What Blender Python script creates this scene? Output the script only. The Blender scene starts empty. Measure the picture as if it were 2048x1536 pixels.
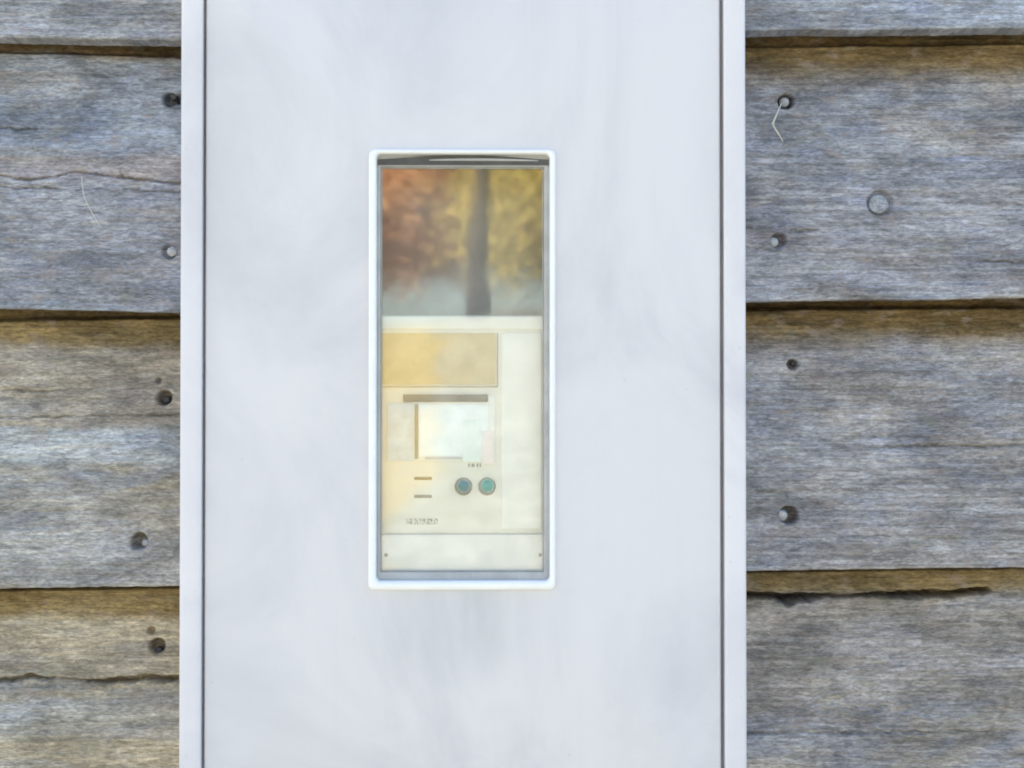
import bpy, bmesh, math, random
import numpy as np
from mathutils import Vector, Matrix

SC = bpy.context.scene
COL = SC.collection
R = math.radians
PI = math.pi

# ------------------------------------------------------------------ camera
MM = 0.352e-3                     # metres per photograph pixel on the door face
DIST = 1.10                       # camera to door
PITCH, YAW = R(0.85), R(0.7)      # looks a touch up and to the right
TARGET = Vector((0, 0, 1.40))
fwd = Vector((math.sin(YAW) * math.cos(PITCH), math.cos(YAW) * math.cos(PITCH), math.sin(PITCH)))
EYE = TARGET - fwd * DIST
cam = bpy.data.cameras.new('camera')
cam.sensor_width = 36
cam.lens = 36 * DIST / (2048 * MM)
cam.clip_start = 0.02
cam.clip_end = 4000
camo = bpy.data.objects.new('camera', cam)
COL.objects.link(camo)
camo.location = EYE
camo.rotation_euler = fwd.to_track_quat('-Z', 'Y').to_euler()
SC.camera = camo

# ------------------------------------------------------------------ sky, sun, exposure
SUN_EL, SUN_AZ = R(29), R(-52)    # sun stands behind the wall, a little to the left: the wall face is in open shade
sun_dir = Vector((math.sin(SUN_AZ) * math.cos(SUN_EL), math.cos(SUN_AZ) * math.cos(SUN_EL), math.sin(SUN_EL)))
W = bpy.data.worlds.new('World')
SC.world = W
W.use_nodes = True
wn, wl = W.node_tree.nodes, W.node_tree.links
sky = wn.new('ShaderNodeTexSky')
sky.sky_type = 'NISHITA'
sky.sun_disc = False
sky.sun_elevation = SUN_EL
sky.sun_rotation = SUN_AZ
sky.air_density = 1.0
sky.dust_density = 2.0
sky.ozone_density = 1.0
wl.new(sky.outputs[0], wn['Background'].inputs[0])
wn['Background'].inputs[1].default_value = 0.085
sl = bpy.data.lights.new('sun', 'SUN')
sl.energy = 5.0
sl.angle = R(0.5)
sl.color = (1.0, 0.94, 0.84)
so = bpy.data.objects.new('sun', sl)
COL.objects.link(so)
so.rotation_euler = sun_dir.to_track_quat('Z', 'Y').to_euler()
so.location = (0, 3, 6)

vs = SC.view_settings
vs.view_transform = 'Standard'
vs.look = 'None'
vs.gamma = 1
vs.use_curve_mapping = False
vs.exposure = 2.36
SC.cycles.max_bounces = 10
SC.cycles.transparent_max_bounces = 16
SC.cycles.use_denoising = True
SC.cycles.filter_width = 1.9
SC.render.film_transparent = False

# ------------------------------------------------------------------ helpers
rng = np.random.default_rng(11)
random.seed(5)
cright = fwd.cross(Vector((0, 0, 1))).normalized()
cup = cright.cross(fwd).normalized()


def P(px, py, y=0.0):
    """point on the plane at depth y that the photograph shows at (px, py)"""
    d = fwd * DIST + cright * ((px - 1024) * MM) + cup * ((768 - py) * MM)
    t = (y - EYE.y) / d.y
    return EYE + d * t


def tag(o, label=None, cat=None, group=None, kind=None):
    if label:
        o['label'] = label
    if cat:
        o['category'] = cat
    if group:
        o['group'] = group
    if kind:
        o['kind'] = kind
    return o


def empty(name, loc):
    o = bpy.data.objects.new(name, None)
    o.empty_display_size = 0.05
    COL.objects.link(o)
    o.location = loc
    return o


def link(name, me, mat, parent=None, smooth=False):
    o = bpy.data.objects.new(name, me)
    COL.objects.link(o)
    if mat is not None and not me.materials:
        me.materials.append(mat)
    if smooth:
        me.polygons.foreach_set('use_smooth', [True] * len(me.polygons))
    if parent is not None:
        o.parent = parent
        bpy.context.view_layer.update()
        o.matrix_parent_inverse = parent.matrix_world.inverted()
    return o


def from_bm(name, bm, mat, parent=None, smooth=False, angle=None):
    bmesh.ops.recalc_face_normals(bm, faces=bm.faces[:])
    me = bpy.data.meshes.new(name)
    bm.to_mesh(me)
    bm.free()
    o = link(name, me, mat, parent, smooth)
    if angle:
        me.shade_smooth() if hasattr(me, 'shade_smooth') else None
        for e in me.edges:
            pass
        try:
            me.set_sharp_from_angle(angle=R(angle))
        except Exception:
            pass
    return o


def rrect(x0, x1, z0, z1, r, n=6):
    """rounded rectangle outline, counter-clockwise seen from -y"""
    pts = []
    r = max(r, 1e-5)
    for cx, cz, a0 in ((x1 - r, z0 + r, -90), (x1 - r, z1 - r, 0), (x0 + r, z1 - r, 90), (x0 + r, z0 + r, 180)):
        for k in range(n + 1):
            a = R(a0 + 90 * k / n)
            pts.append((cx + r * math.cos(a), cz + r * math.sin(a)))
    return pts


def loft(bm, rings, closed_first=False, closed_last=False):
    vs_ = [[bm.verts.new(p) for p in ring] for ring in rings]
    n = len(vs_[0])
    for a, b in zip(vs_[:-1], vs_[1:]):
        for i in range(n):
            bm.faces.new((a[i], a[(i + 1) % n], b[(i + 1) % n], b[i]))
    if closed_first:
        bm.faces.new(vs_[0])
    if closed_last:
        bm.faces.new(vs_[-1])
    return vs_


def plate(bm, x0, x1, z0, z1, yf, yb, r=0.002, bev=0.0008, nb=3):
    """a rounded slab: front at yf (towards the camera), back at yb"""
    rings = [[(x, yb, z) for x, z in rrect(x0, x1, z0, z1, r)]]
    for k in range(nb + 1):
        a = (PI / 2) * k / nb
        ins = bev * (1 - math.cos(a))
        y = yf + bev * (1 - math.sin(a))
        rings.append([(x, y, z) for x, z in rrect(x0 + ins, x1 - ins, z0 + ins, z1 - ins, max(r - ins, 1e-4))])
    loft(bm, rings, True, True)


def ring_frame(bm, o, i, profile, ro, ri):
    """frame between outline o and opening i (x0,x1,z0,z1); profile = list of (t, y), t 0 outer .. 1 inner"""
    rings = []
    for t, y in profile:
        q = [o[k] + (i[k] - o[k]) * t for k in range(4)]
        rings.append([(x, y, z) for x, z in rrect(*q, ro + (ri - ro) * t)])
    rings.append(rings[0])
    v = [[bm.verts.new(p) for p in ring] for ring in rings[:-1]]
    v.append(v[0])
    n = len(v[0])
    for a, b in zip(v[:-1], v[1:]):
        for k in range(n):
            bm.faces.new((a[k], a[(k + 1) % n], b[(k + 1) % n], b[k]))


def tube(bm, pts, radii, n=8):
    pts = [Vector(p) for p in pts]
    prev = None
    rings = []
    for k, p in enumerate(pts):
        t = (pts[min(k + 1, len(pts) - 1)] - pts[max(k - 1, 0)]).normalized()
        a = t.cross(Vector((0.3, 0.9, 0.1))).normalized() if prev is None else (prev - t * prev.dot(t)).normalized()
        prev = a
        b = t.cross(a)
        rings.append([p + (a * math.cos(2 * PI * i / n) + b * math.sin(2 * PI * i / n)) * radii[k] for i in range(n)])
    loft(bm, rings, True, True)


def disc(bm, c, r, depth, n=20, dome=0.25, normal=(0, -1, 0)):
    """low domed round head facing -y"""
    q = Vector((0, -1, 0)).rotation_difference(Vector(normal).normalized())
    rings = []
    for rr, yy in ((r, depth), (r, 0.0), (r * 0.93, -0.12 * r * dome * 2), (r * 0.6, -0.35 * r * dome * 2), (r * 0.12, -0.45 * r * dome * 2)):
        rings.append([Vector(c) + q @ Vector((rr * math.cos(2 * PI * k / n), yy, rr * math.sin(2 * PI * k / n))) for k in range(n)])
    loft(bm, rings, True, True)


# ------------------------------------------------------------------ materials
class NT:
    def __init__(s, name):
        s.m = bpy.data.materials.new(name)
        s.m.use_nodes = True
        s.n, s.l = s.m.node_tree.nodes, s.m.node_tree.links
        s.b = s.n['Principled BSDF']
        s.out = s.n['Material Output']
        s.tc = s.n.new('ShaderNodeTexCoord')

    def _in(s, sock, v):
        if isinstance(v, bpy.types.NodeSocket):
            s.l.new(v, sock)
        else:
            sock.default_value = v

    def mapping(s, scale, loc=(0, 0, 0), src='Object', rot=(0, 0, 0)):
        n = s.n.new('ShaderNodeMapping')
        s.l.new(s.tc.outputs[src] if isinstance(src, str) else src, n.inputs[0])
        n.inputs['Scale'].default_value = scale
        n.inputs['Location'].default_value = loc
        n.inputs['Rotation'].default_value = rot
        return n.outputs[0]

    def noise(s, vec, scale=1, detail=3, rough=0.55, dist=0):
        n = s.n.new('ShaderNodeTexNoise')
        s.l.new(vec, n.inputs['Vector'])
        n.inputs['Scale'].default_value = scale
        n.inputs['Detail'].default_value = detail
        n.inputs['Roughness'].default_value = rough
        n.inputs['Distortion'].default_value = dist
        return n.outputs['Fac']

    def math(s, op, a, b=0.0, c=0.0, clamp=False):
        n = s.n.new('ShaderNodeMath')
        n.operation = op
        n.use_clamp = clamp
        s._in(n.inputs[0], a)
        s._in(n.inputs[1], b)
        s._in(n.inputs[2], c)
        return n.outputs[0]

    def remap(s, v, a, b, c=0.0, d=1.0, smooth=True):
        n = s.n.new('ShaderNodeMapRange')
        n.interpolation_type = 'SMOOTHSTEP' if smooth else 'LINEAR'
        s._in(n.inputs[0], v)
        for k, q in enumerate((a, b, c, d)):
            s._in(n.inputs[k + 1], q)
        return n.outputs[0]

    def mix(s, f, a, b, mode='MIX'):
        n = s.n.new('ShaderNodeMix')
        n.data_type = 'RGBA'
        n.blend_type = mode
        s._in(n.inputs[0], f)
        for k, q in ((6, a), (7, b)):
            if isinstance(q, tuple):
                q = (*q[:3], 1)
            s._in(n.inputs[k], q)
        return n.outputs[2]

    def sep(s, src='Object'):
        n = s.n.new('ShaderNodeSeparateXYZ')
        s.l.new(s.tc.outputs[src], n.inputs[0])
        return n.outputs

    def bump(s, h, strength, dist):
        n = s.n.new('ShaderNodeBump')
        n.inputs['Strength'].default_value = strength
        n.inputs['Distance'].default_value = dist
        s.l.new(h, n.inputs['Height'])
        s.l.new(n.outputs[0], s.b.inputs['Normal'])

    def set(s, **kw):
        for k, v in kw.items():
            nm = {'color': 'Base Color', 'rough': 'Roughness', 'metal': 'Metallic', 'spec': 'Specular IOR Level'}[k]
            if isinstance(v, tuple):
                v = (*v[:3], 1)
            s._in(s.b.inputs[nm], v)
        return s.m


def wood(name, cool, warm, warm_bias, fresh_shade, fresh_top, fresh_h, bands=(), seed=0.0, light=1.0, streak=0.75):
    """weathered sawn timber; fresh = the unbleached strip below the lap; bands = (z0, z1, colour, strength)"""
    t = NT(name)
    x, y, z = t.sep()
    big = t.noise(t.mapping((7, 1, 26), (seed, 0, seed * 2)), 1, 3, 0.6, 0.6)
    col = t.mix(t.remap(big, 0.62 - warm_bias, 0.74 - warm_bias), cool, warm)
    wob = t.noise(t.mapping((14, 1, 40), (seed * 3, 5, 1)), 1, 4, 0.6)
    zz = t.math('ADD', z, t.math('MULTIPLY', t.math('SUBTRACT', wob, 0.5), 0.022))
    for z0, z1, c, st in bands:
        f = t.math('MULTIPLY', t.remap(zz, z0 - 0.004, z0 + 0.004), t.remap(zz, z1 - 0.004, z1 + 0.004, 1.0, 0.0))
        col = t.mix(t.math('MULTIPLY', f, st), col, c)
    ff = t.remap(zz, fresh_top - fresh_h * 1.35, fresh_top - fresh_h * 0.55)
    col = t.mix(t.math('MULTIPLY', ff, 0.92), col, fresh_shade)
    # fibres, speckle, silver bleaching
    g1 = t.noise(t.mapping((9, 1, 300), (seed, 0, 0)), 1, 5, 0.66, 0.5)
    g2 = t.noise(t.mapping((60, 1, 800), (seed, 2, 4)), 1, 3, 0.7, 0.2)
    sp = t.noise(t.mapping((260, 40, 900), (seed, 2, 7)), 1, 3, 0.7, 0.4)
    col = t.mix(streak, col, t.mix(t.remap(g1, 0.3, 0.7), (0.66, 0.64, 0.62), (1.2, 1.21, 1.23)), 'MULTIPLY')
    col = t.mix(1.0, col, t.mix(t.remap(g2, 0.28, 0.72), (0.84, 0.83, 0.82), (1.12, 1.125, 1.13)), 'MULTIPLY')
    col = t.mix(1.0, col, t.mix(t.remap(sp, 0.3, 0.7), (0.70, 0.71, 0.72), (1.24, 1.23, 1.22)), 'MULTIPLY')
    s2 = t.noise(t.mapping((95, 20, 330), (seed, 3, 1)), 1, 3, 0.6, 0.8)
    col = t.mix(1.0, col, t.mix(t.remap(s2, 0.32, 0.68), (0.74, 0.74, 0.74), (1.2, 1.2, 1.2)), 'MULTIPLY')
    bv = t.noise(t.mapping((11, 2, 30), (seed * 5, 1, 2)), 1, 4, 0.6, 0.8)
    col = t.mix(1.0, col, t.mix(t.remap(bv, 0.3, 0.7), (0.62, 0.62, 0.63), (1.26, 1.26, 1.27)), 'MULTIPLY')
    bl = t.noise(t.mapping((16, 2, 46), (seed * 7, 4, 2)), 1, 3, 0.6, 0.6)
    col = t.mix(t.remap(bl, 0.46, 0.70, 0, 0.45), col, t.mix(1.0, col, (0.90, 0.97, 1.20), 'MULTIPLY'))
    # green-grey algae and rusty tints in soft blotches
    al = t.noise(t.mapping((30, 3, 60), (seed * 1.7, 9, 3)), 1, 4, 0.65)
    col = t.mix(t.remap(al, 0.56, 0.72, 0, 0.45), col, (0.19 * light, 0.20 * light, 0.14 * light))
    pk = t.noise(t.mapping((45, 3, 90), (seed * 2.9, 4, 8)), 1, 4, 0.65)
    col = t.mix(t.remap(pk, 0.54, 0.70, 0, 0.5), col, (0.275 * light, 0.225 * light, 0.20 * light))
    h = t.math('ADD', t.math('MULTIPLY', g1, 0.5), t.math('ADD', t.math('MULTIPLY', g2, 0.35), t.math('MULTIPLY', sp, 0.45)))
    col = t.mix(1.0, col, (1.37, 1.335, 1.30), 'MULTIPLY')
    t.bump(h, 0.7, 0.0013)
    return t.set(color=col, rough=0.92, spec=0.2)


def paint_white(name, col=(0.80, 0.80, 0.795), rough=0.32, streak=0.05, stain=None):
    t = NT(name)
    sm = t.noise(t.mapping((6, 6, 4)), 1, 6, 0.62, 1.0)
    st = t.noise(t.mapping((70, 4, 1.6)), 1, 3, 0.6)
    c = t.mix(t.remap(sm, 0.35, 0.72, 0, 1), col, tuple(v * k for v, k in zip(col, (0.83, 0.84, 0.86))))
    c = t.mix(t.remap(st, 0.5, 0.75, 0, streak * 3), c, tuple(v * k for v, k in zip(col, (0.86, 0.87, 0.86))))
    if stain:
        x, y, z = t.sep()
        sx, sz0, sz1, half = stain
        wv = t.noise(t.mapping((16, 1, 6), (2, 0, 3)), 1, 4, 0.6, 1.2)
        fx = t.math('SUBTRACT', 1.0, t.math('ABSOLUTE', t.math('DIVIDE', t.math('SUBTRACT', t.math('ADD', x, t.math('MULTIPLY', t.math('SUBTRACT', z, sz1), -0.16)), sx), half)), clamp=True)
        fz = t.math('MULTIPLY', t.remap(z, sz0, sz1 - 0.03), t.remap(z, sz1, sz1 + 0.004, 1, 0))
        runs = t.remap(t.noise(t.mapping((48, 1, 6), (4, 0, 1), rot=(0, 0.3, 0)), 1, 2, 0.5), 0.38, 0.68)
        f = t.math('MULTIPLY', t.math('MULTIPLY', fx, fz), t.math('ADD', t.math('MULTIPLY', runs, 0.4), t.math('MULTIPLY', wv, 0.7)))
        c = t.mix(t.math('MULTIPLY', f, 0.85, clamp=True), c, (0.50, 0.52, 0.53))
    sp = t.noise(t.mapping((160, 160, 160)), 1, 2, 0.5)
    c = t.mix(t.remap(sp, 0.71, 0.78, 0, 0.35), c, (0.55, 0.54, 0.5))
    t.bump(t.noise(t.mapping((340, 340, 340)), 1, 2, 0.5), 0.10, 0.0006)
    return t.set(color=c, rough=t.remap(sm, 0.3, 0.7, rough - 0.05, rough + 0.1), spec=0.45)


def plain(name, col, rough=0.5, metal=0.0, var=0.08, scale=60, spec=0.5, bump=0.0):
    t = NT(name)
    n = t.noise(t.mapping((scale,) * 3), 1, 4, 0.6)
    c = t.mix(t.remap(n, 0.3, 0.7), tuple(v * (1 - var) for v in col), tuple(min(1, v * (1 + var)) for v in col))
    if bump:
        t.bump(n, bump, 0.0005)
    return t.set(color=c, rough=rough, metal=metal, spec=spec)


def clear_pane(name, ior, rough, tint=(0.97, 0.98, 0.97), wave=0.0):
    """thin clear acrylic: see-through with Fresnel reflection"""
    t = NT(name)
    t.n.remove(t.b)
    tr = t.n.new('ShaderNodeBsdfTransparent')
    tr.inputs[0].default_value = (*tint, 1)
    gl = t.n.new('ShaderNodeBsdfGlossy')
    gl.inputs['Roughness'].default_value = rough
    gl.inputs['Color'].default_value = (1, 1, 1, 1)
    lw = t.n.new('ShaderNodeLayerWeight')
    lw.inputs['Blend'].default_value = 0.5
    f0 = ((ior - 1) / (ior + 1)) ** 2
    fac = t.math('MULTIPLY_ADD', t.math('POWER', lw.outputs['Facing'], 5.0), 1 - f0, f0)
    mx = t.n.new('ShaderNodeMixShader')
    t.l.new(fac, mx.inputs[0])
    t.l.new(tr.outputs[0], mx.inputs[1])
    t.l.new(gl.outputs[0], mx.inputs[2])
    t.l.new(mx.outputs[0], t.out.inputs[0])
    if wave:
        b = t.n.new('ShaderNodeBump')
        b.inputs['Strength'].default_value = 1.0
        b.inputs['Distance'].default_value = wave
        t.l.new(t.noise(t.mapping((42, 42, 20)), 1, 1.5, 0.5), b.inputs['Height'])
        t.l.new(b.outputs[0], gl.inputs['Normal'])
    return t.m


def leaf_mat(name, ca, cb, cc):
    t = NT(name)
    g = t.n.new('ShaderNodeNewGeometry')
    r = g.outputs['Random Per Island']
    c = t.mix(t.remap(r, 0.0, 0.6), ca, cb)
    c = t.mix(t.remap(r, 0.7, 1.0), c, cc)
    t.set(color=c, rough=0.6, spec=0.25)
    tl = t.n.new('ShaderNodeBsdfTranslucent')
    t.l.new(c, tl.inputs[0])
    mx = t.n.new('ShaderNodeMixShader')
    mx.inputs[0].default_value = 0.35
    t.l.new(t.b.outputs[0], mx.inputs[1])
    t.l.new(tl.outputs[0], mx.inputs[2])
    t.l.new(mx.outputs[0], t.out.inputs[0])
    return t.m


# ------------------------------------------------------------------ the setting seen in the reflection: ground
def ground_mat():
    t = NT('ground')
    x, y, z = t.sep()
    n = t.noise(t.mapping((0.7, 0.7, 0.7)), 1, 5, 0.6)
    f = t.noise(t.mapping((9, 9, 9)), 1, 5, 0.7)
    c = t.mix(t.remap(n, 0.38, 0.6), (0.20, 0.19, 0.155), (0.165, 0.17, 0.14))
    c = t.mix(t.remap(f, 0.4, 0.65), c, (0.29, 0.285, 0.25))
    # fallen leaves lying under the orange tree
    e = t.noise(t.mapping((2.2, 2.2, 2.2), (3, 1, 0)), 1, 5, 0.65)
    d = t.math('ADD', t.math('POWER', t.math('DIVIDE', t.math('SUBTRACT', x, -1.25), 0.95), 2.0), t.math('POWER', t.math('DIVIDE', t.math('SUBTRACT', y, -8.2), 3.6), 2.0))
    m = t.remap(t.math('ADD', d, t.math('MULTIPLY', t.math('SUBTRACT', e, 0.5), 2.2)), 0.75, 1.15, 1.0, 0.0)
    c = t.mix(t.math('MULTIPLY', m, t.remap(f, 0.3, 0.5, 0.55, 1.0)), c, (0.33, 0.25, 0.105))
    t.bump(f, 0.6, 0.05)
    return t.set(color=c, rough=0.95, spec=0.1)


def ground_z(x, y):
    """flat by the wall, a bank rising in front of it"""
    t = min(1.0, max(0.0, (-y - 3.2) / 6.6))
    t = t * t * (3 - 2 * t)
    far = max(0.0, -y - 9.8)
    return t * 1.98 + 0.05 * far / (1 + far / 40) + t * 0.07 * (math.sin(x * 1.9 + 0.7) + math.sin(y * 1.3 + x * 0.6))


gx = [-1500, -300, -60, -25] + [-14 + 0.5 * k for k in range(57)] + [25, 60, 300, 1500]
gy = [-1500, -400, -100, -50, -35] + [-25 + 0.5 * k for k in range(53)] + [10, 60, 300, 1500]
bm = bmesh.new()
gv = [[bm.verts.new((x, y, ground_z(x, y))) for x in gx] for y in gy]
for j in range(len(gy) - 1):
    for k in range(len(gx) - 1):
        bm.faces.new((gv[j][k], gv[j][k + 1], gv[j + 1][k + 1], gv[j + 1][k]))
tag(from_bm('ground', bm, ground_mat(), None, True), kind='structure')

# ------------------------------------------------------------------ weatherboard wall
WALL_LIP = 0.052                  # depth of the boards' lower lips behind the door face
TAPER = 0.034                     # how far a board leans back over its exposed height
CAB_L = P(359, 768, -0.004).x
CAB_R = P(1493, 768, -0.004).x


def lattice(nx, nz):
    return rng.random((nz + 3, nx + 3))


def vnoise(X, Z, sx, sz):
    """smooth value noise with cell sizes sx, sz (metres)"""
    gx, gz = X / sx, Z / sz
    gx = gx - gx.min()
    gz = gz - gz.min()
    L = lattice(int(gx.max()) + 1, int(gz.max()) + 1)
    ix, iz = gx.astype(int), gz.astype(int)
    fx, fz = gx - ix, gz - iz
    fx, fz = fx * fx * (3 - 2 * fx), fz * fz * (3 - 2 * fz)
    a = L[iz, ix] * (1 - fx) + L[iz, ix + 1] * fx
    b = L[iz + 1, ix] * (1 - fx) + L[iz + 1, ix + 1] * fx
    return (a * (1 - fz) + b * fz) * 2 - 1


def bump1(d, w):
    return np.exp(-(d / w) ** 2)


def board(parent, mat, xa, xb, zl, zr, zt, fine, feats=(), tilt=0.0):
    """one tapered board from xa to xb; zl, zr = height of its lower edge at the two ends of the part in view,
    zt = height to which it is exposed; fine = (x0, x1) the stretch modelled finely"""
    f0, f1 = fine
    xs = [np.linspace(f0, f1, int((f1 - f0) / 0.0010) + 1)]
    if xa < f0 - 1e-4:
        xs.insert(0, np.arange(xa, f0 - 0.003, 0.012))
    if xb > f1 + 1e-4:
        xs.append(np.append(np.arange(f1 + 0.006, xb, 0.012), xb))
    xs = np.concatenate(xs)
    zb = 0.5 * (zl + zr)
    H = zt - zb
    s = np.concatenate([np.linspace(0, H + 0.004, int(H / 0.00075)), [H + 0.015, H + 0.028]])
    X, S = np.meshgrid(xs, s)
    slope = (zr - zl) / (f1 - f0)
    Zb = zl + slope * (X - f0) + 0.0004 * vnoise(X, S * 0, 0.05, 1) + 0.0003 * vnoise(X, S * 0, 0.006, 1)
    h = (0.0007 * vnoise(X, S, 0.16, 0.05) + 0.00042 * vnoise(X, S, 0.045, 0.0035) + 0.00030 * vnoise(X, S, 0.016, 0.0018)
         + 0.00022 * vnoise(X, S, 0.0032, 0.0026) + 0.00012 * vnoise(X, S, 0.002, 0.0015))
    for q in range(22):            # drying checks along the grain
        cx0, cs, cl = rng.uniform(f0 - 0.02, f1 + 0.02), rng.uniform(0.006, H - 0.012), rng.uniform(0.008, 0.045)
        env = np.clip(1 - np.abs(X - cx0) / cl, 0, 1) ** 0.6
        h -= rng.uniform(0.0005, 0.0016) * env * bump1(S - cs - 0.0010 * np.sin((X - cx0) / cl * 2.2), 0.0007)
    # worn arris at the lower edge
    h -= 0.0010 * np.clip(1 - S / 0.0016, 0, 1) ** 2
    Zabs = zb + S
    for ft in feats:
        k = ft[0]
        if k == 'hole':            # (x, z, radius, depth)
            _, fx, fz, r, dp = ft
            d = np.hypot(X - fx, (Zabs - fz))
            r = r * 1.18
            h -= 2.4 * dp / (1 + np.exp((d - r) / 0.00030))
            h += 0.0004 * bump1(d - r * 1.35, r * 0.3)
        elif k == 'crack':         # (points, width, depth)
            _, pts, w, dp = ft
            cx = np.interp(X, [p[0] for p in pts], [p[1] for p in pts])
            cw = np.interp(X, [p[0] for p in pts], [p[2] for p in pts])
            cx = cx + 0.0007 * vnoise(X, S * 0, 0.006, 1) + 0.0005 * vnoise(X, S * 0, 0.0025, 1)
            d = (Zabs - cx)
            h -= 2.6 * dp * np.clip(cw, 0, 1.5) * np.exp(-(d / (w * np.clip(cw, 0.15, 2))) ** 4)
        elif k == 'step':          # above z the surface stands back
            _, fz, dp, w = ft
            zz = fz + 0.0012 * vnoise(X, S * 0, 0.03, 1)
            h -= dp / (1 + np.exp(-(Zabs - zz) / w))
        elif k == 'ring':          # groove of a knot or plug
            _, fx, fz, r, dp = ft
            d = np.hypot((X - fx), (Zabs - fz))
            h -= 2.0 * dp * bump1(d - r, r * 0.16)
            h += 0.0006 * bump1(d, r * 0.7)
        elif k == 'rough':         # torn fibres in a patch
            _, fx, fz, rx, rz, amp = ft
            m = np.exp(-((X - fx) / rx) ** 2 - ((Zabs - fz) / rz) ** 2)
            h += amp * m * (vnoise(X, S, 0.006, 0.0022) + 0.7 * vnoise(X + S * 0.8, S, 0.003, 0.0025))
    sc_ = np.clip((S - (H - 0.0062 + 0.0004 * vnoise(X, S * 0, 0.02, 1))) / 0.0050, 0, 1)
    h -= 0.0125 * sc_ * sc_ * (3 - 2 * sc_)      # scooped tongue under the lap
    inside = (X > f0 - 0.001) & (X < f1 + 0.001)
    h = np.where(inside | (X < f0) | (X > f1), h, h)
    Y = WALL_LIP + TAPER * (S / H) + tilt * (X - f0) - h
    Zc = Zb + S
    nz, nx = X.shape
    V = np.stack([X, Y, Zc], -1).reshape(-1, 3)
    # underside and back
    zb_row = Zb[0]
    low = np.stack([xs, WALL_LIP + 0.005 + tilt * (xs - f0), zb_row + 0.0004], -1)
    lowb = np.stack([xs, np.full(nx, WALL_LIP + TAPER * 0.78) + tilt * (xs - f0), zb_row + 0.0010], -1)
    topb = np.stack([xs, np.full(nx, WALL_LIP + TAPER + 0.020) + tilt * (xs - f0), Zc[-1]], -1)
    base = len(V)
    V = np.concatenate([V, low, lowb, topb])
    # the object's own origin: left end, lower edge
    org = Vector((xs[0], WALL_LIP, zl + slope * (xs[0] - f0)))
    V = V - np.array(org)
    F = []
    idx = np.arange(nz * nx).reshape(nz, nx)
    F.append(np.stack([idx[:-1, :-1], idx[:-1, 1:], idx[1:, 1:], idx[1:, :-1]], -1).reshape(-1, 4))
    r0, r1, r2 = base + np.arange(nx), base + nx + np.arange(nx), base + 2 * nx + np.arange(nx)
    for a, b in ((r0, idx[0]), (r1, r0)):
        F.append(np.stack([a[:-1], a[1:], b[1:], b[:-1]], -1))
    F = np.concatenate(F)
    ends = [list(idx[::-1, 0]) + [r0[0], r1[0], r2[0]], [r2[-1], r1[-1], r0[-1]] + list(idx[:, -1])]
    me = bpy.data.meshes.new('board')
    tot = len(F) * 4 + sum(len(e) for e in ends)
    me.vertices.add(len(V))
    me.vertices.foreach_set('co', V.astype(np.float32).ravel())
    me.loops.add(tot)
    me.loops.foreach_set('vertex_index', np.concatenate([F.ravel()] + [np.array(e) for e in ends]).astype(np.int32))
    me.polygons.add(len(F) + 2)
    st = list(range(0, len(F) * 4, 4))
    st += [len(F) * 4, len(F) * 4 + len(ends[0])]
    me.polygons.foreach_set('loop_start', st)
    me.update(calc_edges=True)
    me.validate()
    sm = np.ones(len(me.polygons), bool)
    sm[-2:] = False
    me.polygons.foreach_set('use_smooth', sm)
    o = bpy.data.objects.new('board', me)
    COL.objects.link(o)
    me.materials.append(mat)
    o.location = org
    bpy.context.view_layer.update()
    o.parent = parent
    o.matrix_parent_inverse = parent.matrix_world.inverted()
    return o


wall = empty('weatherboard_wall', (0, 0.06, 0))
tag(wall, 'wall of overlapping weathered grey timber boards on both sides of the white cabinet', 'wall')

YM = WALL_LIP + TAPER * 0.5       # mid-depth of a board face


def B(px, py):
    return P(px, py, YM)


# lower edge (left, right end) of every board alongside the cabinet, in photograph pixels
LX0, LX1 = B(0, 768).x, CAB_L - 0.0015
RX0, RX1 = CAB_R + 0.0015, B(2048, 768).x


def L(py, y=WALL_LIP):
    return P(180, py, y).z


def RZ(py, y=WALL_LIP):
    return P(1770, py, y).z


left_edges = [(-462, -458), (73, 80), (617, 625), (1178, 1172), (1722, 1716)]
right_edges = [(-474, -480), (61, 54), (604, 595), (1142, 1134), (1682, 1674)]

cool_bl = (0.245, 0.272, 0.315)
cool_gr = (0.27, 0.277, 0.285)
warm_gr = (0.30, 0.285, 0.265)
warm_tan = (0.335, 0.305, 0.24)
honey_shade = (0.155, 0.103, 0.034)  # unbleached brown, darkened to carry the shadow under the laps
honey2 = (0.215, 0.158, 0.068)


def hz(px, py):
    p = B(px, py)
    return p.x, p.z


NAIL = plain('galvanised', (0.42, 0.43, 0.45), 0.55, 0.6, 0.2, 700)
RUST = plain('dull_nail', (0.07, 0.07, 0.075), 0.6, 0.3, 0.3, 700)

boards = {}
ex = 0.62   # wall goes on this far beyond the frame


def crack_pts(lst):
    return [(*hz(px, py), w) for px, py, w in lst]


def lb(i, mat, feats=()):
    (b0, b1), (t0, t1) = left_edges[i], left_edges[i - 1]
    return board(wall, mat, LX0 - ex, LX1, L(b0), L(b1), 0.5 * (L(t0) + L(t1)), (LX0 - 0.012, LX1), feats)


def rb(i, mat, feats=()):
    (b0, b1), (t0, t1) = right_edges[i], right_edges[i - 1]
    return board(wall, mat, RX0, RX1 + ex, RZ(b0), RZ(b1), 0.5 * (RZ(t0) + RZ(t1)), (RX0, RX1 + 0.012), feats)


def rel(i, py, side):
    """height of a photo row above a board's origin"""
    e = (left_edges if side == 'L' else right_edges)[i]
    return B(100 if side == 'L' else 1800, py).z - (L(e[0]) if side == 'L' else RZ(e[0]))


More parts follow.
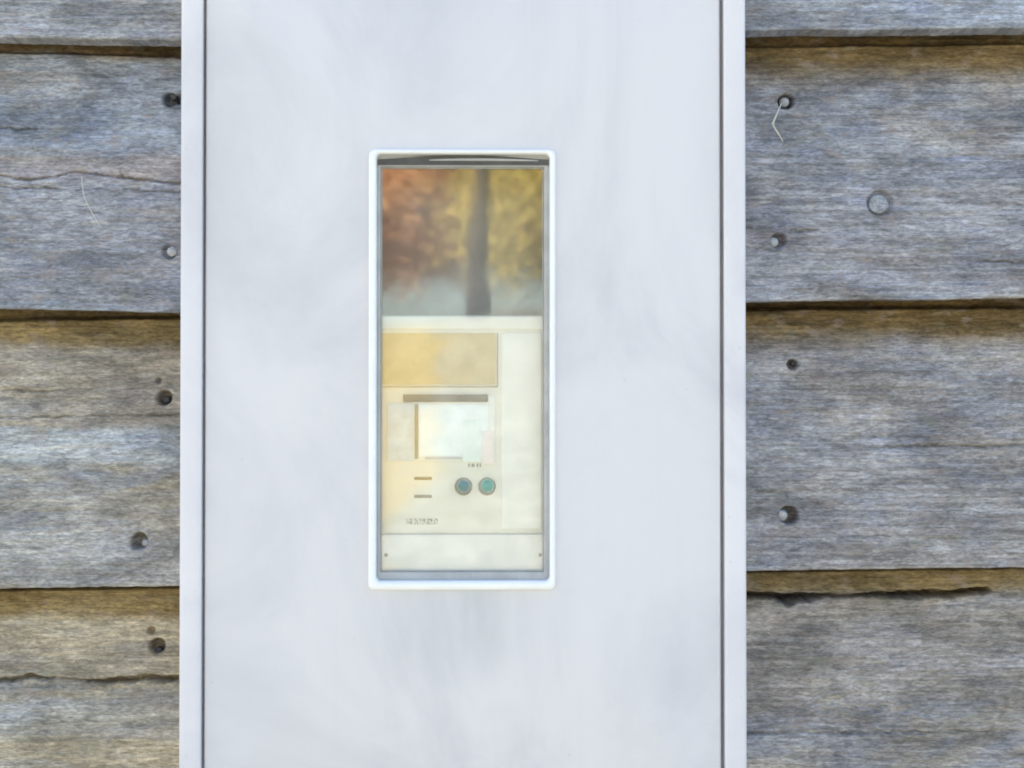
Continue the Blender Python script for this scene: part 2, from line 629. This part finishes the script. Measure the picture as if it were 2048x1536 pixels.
EXPL = [0, rel(1, -460, 'L'), rel(2, 83, 'L'), rel(3, 626, 'L'), rel(4, 1175, 'L')]
EXPR = [0, rel(1, -477, 'R'), rel(2, 63, 'R'), rel(3, 602, 'R'), rel(4, 1138, 'R')]

# left-hand boards, from the top
m = wood('board_blue_grey_top', cool_gr, warm_gr, 0.10, honey_shade, EXPL[1], 0.022, seed=1.3)
boards['L1'] = lb(1, m)
m = wood('board_blue_grey', cool_bl, cool_gr, 0.10, honey_shade, EXPL[2], 0.018,
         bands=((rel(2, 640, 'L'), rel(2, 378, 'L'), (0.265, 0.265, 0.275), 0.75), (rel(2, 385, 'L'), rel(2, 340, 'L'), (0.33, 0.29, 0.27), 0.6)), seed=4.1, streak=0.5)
boards['L2'] = lb(2, m, (
    ('hole', *hz(334, 190), 0.0042, 0.0055), ('hole', *hz(352, 188), 0.0030, 0.004), ('hole', *hz(343, 503), 0.0042, 0.0022),
    ('step', hz(100, 352)[1], 0.0007, 0.0012), ('crack', crack_pts([(-40, 352, .7), (60, 362, .9), (150, 346, .5), (230, 352, 1), (300, 358, .8), (380, 362, .9)]), 0.0011, 0.0022),
    ('crack', crack_pts([(-40, 378, .8), (100, 379, .9), (200, 380, .4), (300, 378, .9), (380, 380, .9)]), 0.0008, 0.0014),
    ('crack', crack_pts([(-40, 256, .9), (66, 258, .7), (72, 258, 0), (400, 258, 0)]), 0.0008, 0.0016)))
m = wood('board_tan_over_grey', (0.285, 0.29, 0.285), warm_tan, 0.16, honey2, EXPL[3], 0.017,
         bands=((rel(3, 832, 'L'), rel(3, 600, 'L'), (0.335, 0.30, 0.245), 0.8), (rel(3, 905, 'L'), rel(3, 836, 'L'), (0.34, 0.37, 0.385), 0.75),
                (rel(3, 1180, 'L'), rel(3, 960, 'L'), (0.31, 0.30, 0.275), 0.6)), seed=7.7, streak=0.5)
boards['L3'] = lb(3, m, (
    ('hole', *hz(324, 797), 0.0046, 0.0055), ('hole', *hz(285, 1082), 0.0050, 0.0060), ('hole', *hz(312, 762), 0.0016, 0.0018),
    ('step', hz(100, 833)[1], 0.0016, 0.0009), ('crack', crack_pts([(-40, 834, .6), (100, 833, .9), (220, 831, .6), (300, 832, 1), (380, 831, .8)]), 0.0007, 0.0013),
    ('crack', crack_pts([(-40, 772, .7), (60, 781, 1), (150, 778, .4), (320, 776, .3), (380, 776, .2)]), 0.0007, 0.0012)))
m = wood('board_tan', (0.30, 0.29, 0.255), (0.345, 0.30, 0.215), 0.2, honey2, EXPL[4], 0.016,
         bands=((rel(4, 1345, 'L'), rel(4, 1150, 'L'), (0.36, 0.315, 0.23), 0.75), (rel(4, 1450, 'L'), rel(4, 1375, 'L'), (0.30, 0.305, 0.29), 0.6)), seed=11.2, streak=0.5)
boards['L4'] = lb(4, m, (
    ('hole', *hz(309, 1298), 0.0046, 0.0055), ('hole', *hz(296, 1267), 0.0022, 0.0030),
    ('crack', crack_pts([(-40, 1366, .6), (60, 1354, 1), (110, 1358, .3), (180, 1362, .4), (215, 1366, 1.2), (270, 1360, 1.1), (320, 1362, 1.2), (380, 1362, 1.1)]), 0.0018, 0.0048),
    ('rough', *hz(270, 1362), 0.04, 0.006, 0.0010)))
# right-hand boards
m = wood('board_pale_blue', (0.285, 0.305, 0.34), (0.30, 0.305, 0.31), 0.10, honey_shade, EXPR[1], 0.016, seed=14.9)
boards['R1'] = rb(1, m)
m = wood('board_grey_blue', (0.262, 0.272, 0.295), (0.27, 0.262, 0.258), 0.14, honey_shade, EXPR[2], 0.034,
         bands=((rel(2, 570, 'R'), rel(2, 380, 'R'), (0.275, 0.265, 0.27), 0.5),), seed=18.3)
boards['R2'] = rb(2, m, (
    ('hole', *hz(1576, 196), 0.0048, 0.0050), ('hole', *hz(1552, 481), 0.0046, 0.0030), ('ring', *hz(1757, 408), 0.0082, 0.0022),
    ('crack', crack_pts([(1480, 458, 0), (1570, 461, 0), (1580, 461, .9), (1625, 461, .9), (1640, 461, 0), (2100, 461, 0)]), 0.0008, 0.0014),
    ('crack', crack_pts([(1480, 530, 0), (1940, 528, 0), (1960, 530, .9), (2080, 533, .9), (2200, 533, .8)]), 0.0008, 0.0012)))
m = wood('board_lilac_grey', (0.27, 0.27, 0.28), (0.285, 0.27, 0.255), 0.16, honey_shade, EXPR[3], 0.032,
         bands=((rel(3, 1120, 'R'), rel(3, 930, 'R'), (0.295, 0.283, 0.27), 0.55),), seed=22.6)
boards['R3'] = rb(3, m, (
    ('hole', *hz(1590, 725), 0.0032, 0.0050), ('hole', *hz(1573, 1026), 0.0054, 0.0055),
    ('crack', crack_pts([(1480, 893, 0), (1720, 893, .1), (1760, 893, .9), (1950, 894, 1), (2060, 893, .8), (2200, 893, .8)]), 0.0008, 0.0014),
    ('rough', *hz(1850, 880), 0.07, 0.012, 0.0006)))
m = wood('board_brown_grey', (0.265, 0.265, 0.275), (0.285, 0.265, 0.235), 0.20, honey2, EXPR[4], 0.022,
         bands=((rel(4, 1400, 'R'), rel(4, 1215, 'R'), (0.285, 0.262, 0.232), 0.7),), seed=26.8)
boards['R4'] = rb(4, m, (
    ('crack', crack_pts([(1480, 1193, 1.0), (1540, 1192, .8), (1580, 1202, 1.5), (1625, 1199, 1.3), (1660, 1196, .6), (1700, 1197, .5), (1760, 1195, .7), (1830, 1196, 1.2), (1900, 1194, 1.1), (1990, 1189, .9), (1998, 1189, 0), (2200, 1189, 0)]), 0.0021, 0.0100),
    ('step', hz(1800, 1196)[1], 0.0024, 0.0012), ('hole', *hz(1584, 1205), 0.0034, 0.0045),
    ('rough', *hz(1760, 1425), 0.07, 0.014, 0.0012), ('rough', *hz(1650, 1400), 0.03, 0.014, 0.0010),
    ('crack', crack_pts([(1480, 1462, .9), (1700, 1462, .9), (1850, 1463, .5), (2200, 1462, .4)]), 0.0010, 0.0016)))


def nail(bd, px, py, r, mat, deep, tilt=(0, -1, 0)):
    p = P(px, py, YM)
    # depth of the board face at this height
    bm = bmesh.new()
    z = p.z
    zlow = bd.location.z
    yy = WALL_LIP + TAPER * (z - zlow) / 0.19 + deep
    q = P(px, py, yy)
    disc(bm, q, r, 0.006, 18, 0.3, tilt)
    o = from_bm('nail', bm, mat, bd, True)
    return o


nail(boards['L2'], 347, 193, 0.0024, RUST, 0.0036)
nail(boards['L2'], 344, 503, 0.0037, NAIL, 0.0008)
nail(boards['L3'], 332, 800, 0.0028, RUST, 0.0034)
nail(boards['L3'], 292, 1086, 0.0032, NAIL, 0.0042)
nail(boards['L4'], 317, 1302, 0.0028, RUST, 0.0036)
nail(boards['R2'], 1568, 205, 0.0038, NAIL, 0.0016, (-0.35, -1, -0.2))
nail(boards['R2'], 1546, 485, 0.0038, NAIL, 0.0010, (-0.2, -1, -0.1))
nail(boards['R3'], 1586, 727, 0.0016, RUST, 0.0036)
nail(boards['R3'], 1563, 1032, 0.0042, NAIL, 0.0012, (-0.3, -1, -0.25))
# knot plug in the right-hand board
bm = bmesh.new()
kx, kz = hz(1757, 408)
q = P(1757, 408, WALL_LIP + TAPER * (kz - boards['R2'].location.z) / 0.19 - 0.0016)
disc(bm, q, 0.0068, 0.006, 28, 0.06, (0.05, -1, 0.05))
t = NT('knot_wood')
kn = t.noise(t.mapping((260, 10, 260)), 1, 4, 0.7, 0.6)
t.bump(kn, 0.5, 0.0012)
knot = from_bm('knot', bm, t.set(color=t.mix(t.remap(kn, 0.3, 0.7), (0.20, 0.21, 0.22), (0.42, 0.445, 0.47)), rough=0.9), boards['R2'], True)
tag(knot, 'pale round knot with a dark ring')


# the boards above and below, plain, and the backing behind all of them
def plain_board(xa, xb, zb, H, mat):
    bm = bmesh.new()
    y0, y1 = WALL_LIP, WALL_LIP + TAPER
    sec = [(y0, zb), (y1 - 0.0015, zb + 0.0005), (y1 + 0.006, zb + H + 0.028), (y1 + 0.0025, zb + H + 0.028)]
    rings = [[(x, y, z) for y, z in sec] for x in (xa, xb)]
    loft(bm, rings, True, True)
    return from_bm('board', bm, mat, wall)


m = wood('board_far', cool_gr, warm_gr, 0.12, honey_shade, 99, 0.01, seed=31)
CAB_T, CAB_B = P(1024, -120).z, P(1024, 1690).z
top_z = L(left_edges[0][0])
bot_z = L(left_edges[4][0])
z = top_z
k = 0
while z < 2.15:
    plain_board(LX0 - ex, RX1 + ex, z, 0.192, m)
    z += 0.192
z = bot_z - 0.192
while z > 0.05:
    plain_board(LX0 - ex, RX1 + ex, z, 0.192, m)
    z -= 0.192
bm = bmesh.new()
plate(bm, LX0 - ex, RX1 + ex, 0.0, 2.2, 0.20, 0.22, 0.001, 0.0005)
from_bm('backing', bm, plain('backing_board', (0.12, 0.10, 0.08), 0.9, 0, 0.1, 20), wall)
# sheathing on either side of the cabinet hole, close behind the boards
for a, b in ((LX0 - ex, CAB_L - 0.001), (CAB_R + 0.001, RX1 + ex)):
    bm = bmesh.new()
    plate(bm, a, b, 0.0, 2.2, WALL_LIP + TAPER + 0.034, 0.195, 0.001, 0.0005)
    from_bm('sheathing', bm, bpy.data.materials['backing_board'], wall)

# ------------------------------------------------------------------ meter cabinet
cab = empty('meter_cabinet', (0, 0.1, CAB_B))
tag(cab, 'tall white metal meter cabinet with a small viewing window set into the timber wall', 'cabinet')
WHITE_FRAME = paint_white('cabinet_frame_paint', (0.79, 0.765, 0.79), 0.34, 0.04)

dL, dR = P(410, 768).x, P(1441, 768).x          # door edges
fL, fR = P(405.0, 768).x, P(1447.5, 768).x      # frame opening
dT, dB = CAB_T - 0.020, CAB_B + 0.020
fT, fB = dT + 0.002, dB - 0.002
bm = bmesh.new()
YF = -0.0045
o4 = (CAB_L, CAB_R, CAB_B, CAB_T)
i4 = (fL, fR, fB, fT)
ring_frame(bm, o4, i4, [(0, 0.19), (0, -0.001), (0.03, YF + 0.0012), (0.10, YF + 0.0003), (0.2, YF), (0.82, YF), (0.93, YF + 0.0003), (1.0, YF + 0.0014), (1.0, 0.0166), (0.5, 0.03), (0.5, 0.19)], 0.003, 0.0012)
from_bm('frame', bm, WHITE_FRAME, cab, True, 40)
# rebate lip behind the gap
bm = bmesh.new()
ring_frame(bm, (fL - 0.004, fR + 0.004, fB - 0.004, fT + 0.004), (fL + 0.010, fR - 0.010, fB + 0.010, fT - 0.010),
           [(0, 0.0215), (0, 0.0166), (1, 0.0166), (1, 0.0215)], 0.001, 0.001)
from_bm('rebate', bm, plain('rebate_paint', (0.78, 0.78, 0.78), 0.6, 0, 0.1, 30), cab)
bm = bmesh.new()  # grey strip added in the door gap to soften its dark shade
ring_frame(bm, (fL - 0.003, fR + 0.003, fB - 0.003, fT + 0.003), (dL - 0.0002, dR + 0.0002, dB - 0.0002, dT + 0.0002),
           [(0, 0.0150), (0, 0.0062), (1, 0.0062), (1, 0.0150)], 0.001, 0.001)
from_bm('gap_strip', bm, plain('gap_strip_grey', (0.42, 0.42, 0.44), 0.6, 0, 0.15, 30), cab)
# inner housing: back and sides of the box
HB = 0.115
bm = bmesh.new()
hx0, hx1, hz0, hz1 = fL + 0.012, fR - 0.012, fB + 0.012, fT - 0.012
rings = [[(x, y, z) for x, z in rrect(hx0, hx1, hz0, hz1, 0.004)] for y in (0.0216, HB)]
loft(bm, rings, False, True)
from_bm('housing', bm, plain('housing_grey', (0.55, 0.54, 0.52), 0.5, 0, 0.08, 12), cab)

# door with the window opening
wL, wR, wT, wB = P(737, 740).x, P(1111, 740).x, P(925, 299).z, P(925, 1180).z     # bezel outline
oL, oR, oT, oB = P(753, 740).x, P(1099, 740).x, P(925, 309).z, P(925, 1161).z     # bezel opening
bm = bmesh.new()
bev = 0.0016
prof_o = (dL, dR, dB, dT)
hole = (wL + 0.002, wR - 0.002, wB + 0.002, wT - 0.002)
ow, oh = None, None
rings = []
rings.append([(x, 0.016, z) for x, z in rrect(*hole, 0.004, 8)])
rings.append([(x, 0.016, z) for x, z in rrect(dL, dR, dB, dT, 0.0015, 8)])
for k in range(4):
    a = PI / 2 * k / 3
    ins = bev * (1 - math.cos(a))
    rings.append([(x, bev * (1 - math.sin(a)), z) for x, z in rrect(dL + ins, dR - ins, dB + ins, dT - ins, 0.0015, 8)])
rings.append([(x, 0.0, z) for x, z in rrect(*hole, 0.004, 8)])
rings.append(rings[0])
v = [[bm.verts.new(p) for p in ring] for ring in rings[:-1]]
v.append(v[0])
n = len(v[0])
for a, b in zip(v[:-1], v[1:]):
    for k in range(n):
        bm.faces.new((a[k], a[(k + 1) % n], b[(k + 1) % n], b[k]))
DOOR = paint_white('door_paint', (0.755, 0.732, 0.745), 0.36, 0.05, stain=(P(930, 1250).x, P(0, 1400).z, P(0, 1182).z, 0.085))
door = from_bm('door', bm, DOOR, cab, False, 30)

# window bezel: a bright raised plastic rim
BEZEL = plain('bezel_plastic', (0.93, 0.93, 0.93), 0.25, 0, 0.02, 40, 0.5)
bm = bmesh.new()
ring_frame(bm, (wL, wR, wB, wT), (oL, oR, oB, oT),
           [(0, 0.004), (0, -0.0010), (0.08, -0.0026), (0.25, -0.0036), (0.5, -0.0040), (0.78, -0.0036), (0.93, -0.0026), (1, -0.0010), (1.0, 0.010), (0.5, 0.011)], 0.0042, 0.0034)
from_bm('window_bezel', bm, BEZEL, door, True)
# grey seal inside the bezel, deeper along the top
SEAL = plain('seal_grey', (0.47, 0.47, 0.46), 0.55, 0, 0.1, 60)
pL, pR, pT, pB = P(758, 740).x, P(1090, 740).x, P(925, 330).z, P(925, 1147).z     # clear pane
bm = bmesh.new()
ring_frame(bm, (oL - 0.0005, oR + 0.0005, oB - 0.0005, oT + 0.0005), (pL + 0.0005, pR - 0.0005, pB + 0.0005, pT - 0.0005),
           [(0, 0.0105), (0, 0.0042), (0.7, 0.0035), (1, 0.0042), (1, 0.0105)], 0.0034, 0.0012)
from_bm('seal', bm, SEAL, door, True, 40)
# near-black gasket bar carrying the shadow under the bezel top, with a bowed lip
bm = bmesh.new()
n = 24
xa, xb = oL + 0.0006, oR - 0.0006
lo = [(xa + (xb - xa) * k / n, pT + 0.0004) for k in range(n + 1)]
hi = [(xa + (xb - xa) * k / n, oT - 0.0030 + 0.0030 * math.sin(PI * k / n) ** 1.3) for k in range(n + 1)]
for off in (0,):
    fr = [bm.verts.new((x, 0.0028, z)) for x, z in lo] + [bm.verts.new((x, 0.0028, z)) for x, z in reversed(hi)]
    bk = [bm.verts.new((x, 0.0100, z)) for x, z in lo] + [bm.verts.new((x, 0.0100, z)) for x, z in reversed(hi)]
    bm.faces.new(fr)
    bm.faces.new(bk)
    for k in range(len(fr)):
        j = (k + 1) % len(fr)
        bm.faces.new((fr[k], fr[j], bk[j], bk[k]))
from_bm('top_gasket_shade', bm, plain('slot_dark', (0.085, 0.083, 0.08), 0.6, 0, 0.2, 80), door)
bm = bmesh.new()
pts = [(xa + (xb - xa) * (0.30 + 0.64 * k / 16), 0.0026, oT - 0.0044 + 0.0012 * math.sin(PI * (0.25 + 0.6 * k / 16))) for k in range(17)]
tube(bm, pts, [0.0004 + 0.0006 * math.sin(PI * k / 16) for k in range(17)], 6)
from_bm('gasket_lip', bm, SEAL, door, True)
# pane with its raised edge
PANE = clear_pane('clear_acrylic', 2.0, 0.036, wave=0.00004)
bm = bmesh.new()
plate(bm, pL, pR, pB, pT, 0.0062, 0.0090, 0.0012, 0.0003)
pane = from_bm('pane', bm, PANE, door)
bm = bmesh.new()
ring_frame(bm, (pL + 0.0009, pR - 0.0009, pB + 0.0009, pT - 0.0009), (pL + 0.0017, pR - 0.0017, pB + 0.0017, pT - 0.0017),
           [(0, 0.0061), (0.3, 0.0054), (0.7, 0.0054), (1, 0.0061)], 0.0012, 0.0010)
from_bm('pane_edge', bm, plain('acrylic_edge', (0.48, 0.48, 0.47), 0.3, 0, 0.1, 60), door, True)

# ------------------------------------------------------------------ electricity meter behind the window
Y0 = 0.0135                        # front of the meter, just behind the pane


def Q(px, py, y=Y0):
    return P(px, py, y)


met = empty('electricity_meter', Q(925, 1150, 0.06))
tag(met, 'cream electricity meter with a pale display and two teal buttons behind the cabinet window', 'meter')
CREAM = plain('meter_plastic', (0.80, 0.77, 0.67), 0.35, 0, 0.04, 25)


def slab(name, px0, py0, px1, py1, yf, yb, mat, parent, r=0.0012, bev=0.0006):
    a, b = Q(px0, py1, yf), Q(px1, py0, yf)
    bm = bmesh.new()
    plate(bm, a.x, b.x, a.z, b.z, yf, yb, r, bev)
    return from_bm(name, bm, mat, parent, True, 35)


# tan backing board on which it is fixed (seen dark above the meter)
slab('back_panel', 640, 200, 1210, 1300, 0.045, HB - 0.002, plain('panel_brown', (0.35, 0.33, 0.31), 0.45, 0, 0.2, 14), cab)
body = slab('body', 760, 631, 1089, 1068, Y0, 0.100, CREAM, met, 0.002, 0.0010)
slab('terminal_cover', 757, 1069, 1094, 1150, Y0 - 0.0035, 0.100, plain('cover_plastic', (0.84, 0.825, 0.79), 0.3, 0, 0.03, 25), met, 0.002, 0.0012)
for px in (772, 1080):
    bm = bmesh.new()
    disc(bm, Q(px, 1110, Y0 - 0.0036), 0.0014, 0.002, 14, 0.3)
    s = from_bm('screw', bm, plain('screw_steel' + str(px), (0.16, 0.16, 0.15) if px < 900 else (0.42, 0.42, 0.39), 0.4, 0.6, 0.1, 300), met, True)
    bm = bmesh.new()
    c = Q(px, 1110, Y0 - 0.0040)
    plate(bm, c.x - 0.0010, c.x + 0.0010, c.z - 0.0002, c.z + 0.0002, c.y, c.y + 0.0006, 0.0001, 0.00005)
    from_bm('screw_slot', bm, bpy.data.materials['slot_dark'], s)
# raised rim that runs round the upper label and down the right side
RIM = plain('rim_plastic', (0.90, 0.88, 0.81), 0.3, 0, 0.03, 40)
slab('top_ledge', 762, 633, 1087, 658, Y0 - 0.0012, Y0 + 0.002, RIM, met)
slab('side_panel', 1003, 666, 1083, 1058, Y0 - 0.0008, Y0 + 0.002, plain('side_plastic', (0.89, 0.875, 0.82), 0.32, 0, 0.03, 30), met)
slab('label_plate', 764, 666, 991, 769, Y0 - 0.0006, Y0 + 0.002, plain('label_tan', (0.62, 0.49, 0.26), 0.45, 0, 0.10, 55), met, 0.0008, 0.0003)
slab('label_border', 764, 771.5, 996, 775, Y0 - 0.0008, Y0 + 0.002, plain('border_tan', (0.42, 0.35, 0.22), 0.5), met, 0.0003, 0.0002)
slab('label_border', 993.5, 666, 996.5, 771, Y0 - 0.0008, Y0 + 0.002, bpy.data.materials['border_tan'], met, 0.0003, 0.0002)
# display
disp = slab('display', 826, 790, 990, 922, Y0 - 0.0014, Y0 + 0.002, plain('display_frame', (0.86, 0.85, 0.79), 0.35, 0, 0.03, 40), met, 0.001, 0.0006)
slab('hood', 806, 789, 976, 804, Y0 - 0.0030, Y0 + 0.002, plain('hood_grey', (0.06, 0.057, 0.045), 0.5, 0, 0.15, 60), disp, 0.0006, 0.0004)
slab('screen', 838, 809, 977, 912, Y0 - 0.0018, Y0 + 0.002, plain('lcd', (0.90, 0.96, 0.95), 0.12, 0, 0.05, 90), disp, 0.0005, 0.0002)
slab('screen_edge', 829, 808, 836, 918, Y0 - 0.0022, Y0 + 0.002, plain('edge_grey', (0.17, 0.18, 0.16), 0.5), disp, 0.0004, 0.0002)
slab('screen_edge', 850, 914, 924, 919, Y0 - 0.0020, Y0 + 0.002, plain('edge_lilac', (0.55, 0.53, 0.53), 0.5), disp, 0.0004, 0.0002)
slab('iridescence_strip', 926, 840, 962, 924, Y0 - 0.0021, Y0 + 0.002, plain('strip_mint', (0.86, 0.95, 0.90), 0.3), disp, 0.0006, 0.0002)  # mint and pink strips paint in the iridescent reflection over the display
slab('iridescence_strip', 964, 862, 988, 928, Y0 - 0.0021, Y0 + 0.002, plain('strip_pink', (0.90, 0.78, 0.75), 0.3), disp, 0.0006, 0.0002)
slab('side_reflection', 774, 806, 826, 922, Y0 - 0.0007, Y0 + 0.002, plain('side_reflection_blue', (0.62, 0.70, 0.75), 0.35, 0, 0.12, 80), met, 0.0012, 0.0003)  # bluish slab painting in the reflection beside the display
# teal push buttons in collars
for px, c1 in ((927, (0.0, 0.17, 0.20)), (974, (0.0, 0.30, 0.265))):
    c = Q(px, 973, Y0)
    bm = bmesh.new()
    disc(bm, (c.x, Y0 - 0.0012, c.z), 0.0063, 0.003, 28, 0.1)
    btn = from_bm('button', bm, plain('button_collar' + str(px), tuple(v * 0.10 for v in c1), 0.4), met, True)
    bm = bmesh.new()
    disc(bm, (c.x + 0.0003, Y0 - 0.0024, c.z + 0.0008), 0.0049, 0.003, 26, 0.9)
    from_bm('button_cap', bm, plain('button_teal' + str(px), c1, 0.55, 0, 0.05, 200), btn, True)
    tag(btn, 'greyish teal push button' if px < 950 else 'bright teal push button')
# two slots left of the buttons
for py in (957, 993):
    slab('slot', 828, py - 3, 864, py + 3, Y0 - 0.0005, Y0 + 0.002, plain('slot_olive' + str(py), (0.13, 0.11, 0.045), 0.6), met, 0.0009, 0.0002)
# unreadable smudge of print below them and a speck of print above the buttons
PRINT = plain('faded_print', (0.25, 0.24, 0.18), 0.6, 0, 0.3, 900)
t = NT('smudged_print')
sx_ = t.noise(t.mapping((900, 10, 420)), 1, 3, 0.6)
SMUDGE = t.set(color=t.mix(t.remap(sx_, 0.34, 0.62), (0.13, 0.12, 0.08), (0.74, 0.71, 0.60)), rough=0.5)
slab('print_mark', 812, 1037, 876, 1049, Y0 - 0.00012, Y0 + 0.001, SMUDGE, met, 0.0012, 0.00005)
for xk, w in ((936, 4), (943, 6), (953, 4), (959, 3)):
    slab('print_mark', xk, 927, xk + w, 934, Y0 - 0.00012, Y0 + 0.001, PRINT, met, 0.0002, 0.00005)

# ------------------------------------------------------------------ a bent straw caught on a nail, a thread, cobweb tufts
STRAW = plain('straw', (0.72, 0.68, 0.58), 0.6, 0, 0.1, 300)
bm = bmesh.new()
ys = WALL_LIP + 0.010
pts = [P(px, py, ys + dy) for px, py, dy in ((1563, 207, 0), (1556, 222, -0.001), (1551, 234, -0.002), (1545, 247, -0.003), (1549, 256, -0.003), (1556, 266, -0.002), (1566, 283, 0.0))]
tube(bm, pts, [0.0004, 0.0005, 0.0006, 0.0009, 0.0006, 0.0006, 0.0004], 6)
tag(from_bm('straw', bm, STRAW, None, True), 'thin pale bent straw hanging from the upper nail right of the cabinet', 'straw')
bm = bmesh.new()
pts = [P(px, py, WALL_LIP + 0.0065) for px, py in ((163, 352), (165, 375), (169, 395), (178, 415), (188, 432), (199, 452))]
tube(bm, pts, [0.00026] * 6, 5)
tag(from_bm('thread', bm, STRAW, None, True), 'faint curved pale thread stuck on the blue-grey board left of the cabinet', 'thread')

# ------------------------------------------------------------------ autumn trees opposite the wall, seen as a reflection in the pane
BARK = plain('bark', (0.045, 0.036, 0.03), 0.9, 0, 0.35, 9, 0.2, 0.6)


def crown_mesh(pts, size, up=0.4):
    N = len(pts)
    pts = np.array(pts)
    a = rng.normal(size=(N, 3))
    a /= np.linalg.norm(a, axis=1)[:, None]
    nrm = rng.normal(size=(N, 3)) * 0.45 + np.array(sun_dir)[None]
    nrm /= np.linalg.norm(nrm, axis=1)[:, None]
    a -= nrm * (a * nrm).sum(1)[:, None]
    a /= np.linalg.norm(a, axis=1)[:, None]
    b = np.cross(nrm, a)
    b /= np.linalg.norm(b, axis=1)[:, None]
    s = size * rng.uniform(0.65, 1.25, N)[:, None]
    V = np.stack([pts - a * s, pts + b * s * 0.55, pts + a * s, pts - b * s * 0.55], 1).reshape(-1, 3)
    me = bpy.data.meshes.new('crown')
    me.vertices.add(4 * N)
    me.vertices.foreach_set('co', V.astype(np.float32).ravel())
    me.loops.add(4 * N)
    me.loops.foreach_set('vertex_index', np.arange(4 * N, dtype=np.int32))
    me.polygons.add(N)
    me.polygons.foreach_set('loop_start', np.arange(0, 4 * N, 4, dtype=np.int32))
    me.update(calc_edges=True)
    return me


def tree(x, y, height, r0, crown_c, crown_r, nleaf, mat, label, leaf=0.06, seed=1, lean=(0, 0)):
    random.seed(seed)
    gz = ground_z(x, y)
    root = empty('autumn_tree', (x, y, gz))
    tag(root, label, 'tree', 'trees reflected in the window pane')
    bm = bmesh.new()
    base = Vector((x, y, gz - 0.1))
    top = Vector((x + lean[0], y + lean[1], height))
    pts, rad = [], []
    for k in range(10):
        f = k / 9
        pts.append(base.lerp(top, f) + Vector((random.uniform(-1, 1), random.uniform(-1, 1), 0)) * 0.05 * min(1, f * 4))
        rad.append(r0 * (1.35 - 0.35 * min(1, f * 8)) * (1 - 0.8 * f))
    tube(bm, pts, rad, 10)
    tips = []
    cc, cr = Vector(crown_c), Vector(crown_r)
    for k in range(22):
        d = Vector((random.gauss(0, 1), random.gauss(0, 1), random.gauss(0, 1))).normalized()
        tip = cc + Vector((d.x * cr.x, d.y * cr.y, d.z * cr.z)) * random.uniform(0.55, 0.95)
        f = min(0.95, max(0.25, (tip.z - gz - 0.8) / (height - gz) * 0.85))
        st = base.lerp(top, f)
        mid = st.lerp(tip, 0.5) + Vector((0, 0, 0.15))
        tube(bm, [st, st.lerp(mid, 0.6), mid, tip], [r0 * 0.32 * (1 - f * 0.6), r0 * 0.24 * (1 - f * 0.6), r0 * 0.15, 0.008], 6)
        tips.append((mid, tip))
    from_bm('trunk', bm, BARK, root, True)
    leaves = []
    clumps = []
    for mid, tip in tips:
        for q in range(7):
            clumps.append(mid.lerp(tip, random.uniform(0.2, 1.15)) + Vector((random.gauss(0, .25), random.gauss(0, .25), random.gauss(0, .2))))
    for k in range(nleaf):
        c = random.choice(clumps)
        leaves.append(c + Vector((random.gauss(0, 0.22), random.gauss(0, 0.22), random.gauss(0, 0.20))))
    link('crown', crown_mesh(leaves, leaf), mat, root)
    return root


LEAF_O = leaf_mat('leaf_orange', (0.76, 0.40, 0.17), (0.72, 0.46, 0.22), (0.70, 0.33, 0.23))
LEAF_Y = leaf_mat('leaf_yellow', (0.62, 0.46, 0.09), (0.48, 0.44, 0.12), (0.58, 0.40, 0.12))
LEAF_B = leaf_mat('leaf_brown', (0.42, 0.36, 0.28), (0.34, 0.34, 0.24), (0.46, 0.38, 0.30))


def mir(px, dist):
    """x of a thing this far in front of the wall that the pane mirrors at photo column px"""
    e, p = EYE, P(px, 500)
    s = (dist - e.y) / (-e.y) if False else (dist + abs(e.y)) / abs(e.y)
    return e.x + (p.x - e.x) * s


tree(mir(957, 10.3), -10.3, 6.4, 0.085, (mir(957, 10.3) + 0.5, -10.3, 6.2), (1.5, 1.3, 1.2), 30000, LEAF_B,
     'slim autumn tree whose dark trunk is mirrored in the window pane', seed=2, leaf=0.03)
tree(mir(820, 14) - 0.6, -14, 4.9, 0.12, (mir(850, 14), -14, 3.55), (0.72, 0.9, 0.95), 110000, LEAF_O,
     'orange-leaved tree mirrored in the upper left of the window pane', seed=4, leaf=0.028)
tree(mir(1000, 13) + 1.3, -13, 5.6, 0.12, (mir(1046, 13), -13, 4.1), (0.42, 1.2, 1.5), 110000, LEAF_Y,
     'yellow-leaved tree mirrored right of the trunk in the window pane', seed=6, leaf=0.028)
tree(mir(1055, 12) + 2.0, -12, 5.4, 0.15, (mir(1055, 12) + 1.5, -12, 4.6), (1.1, 1.2, 1.5), 60000, LEAF_B,
     'brown-leaved tree mirrored at the right edge of the window pane', seed=8, leaf=0.03)
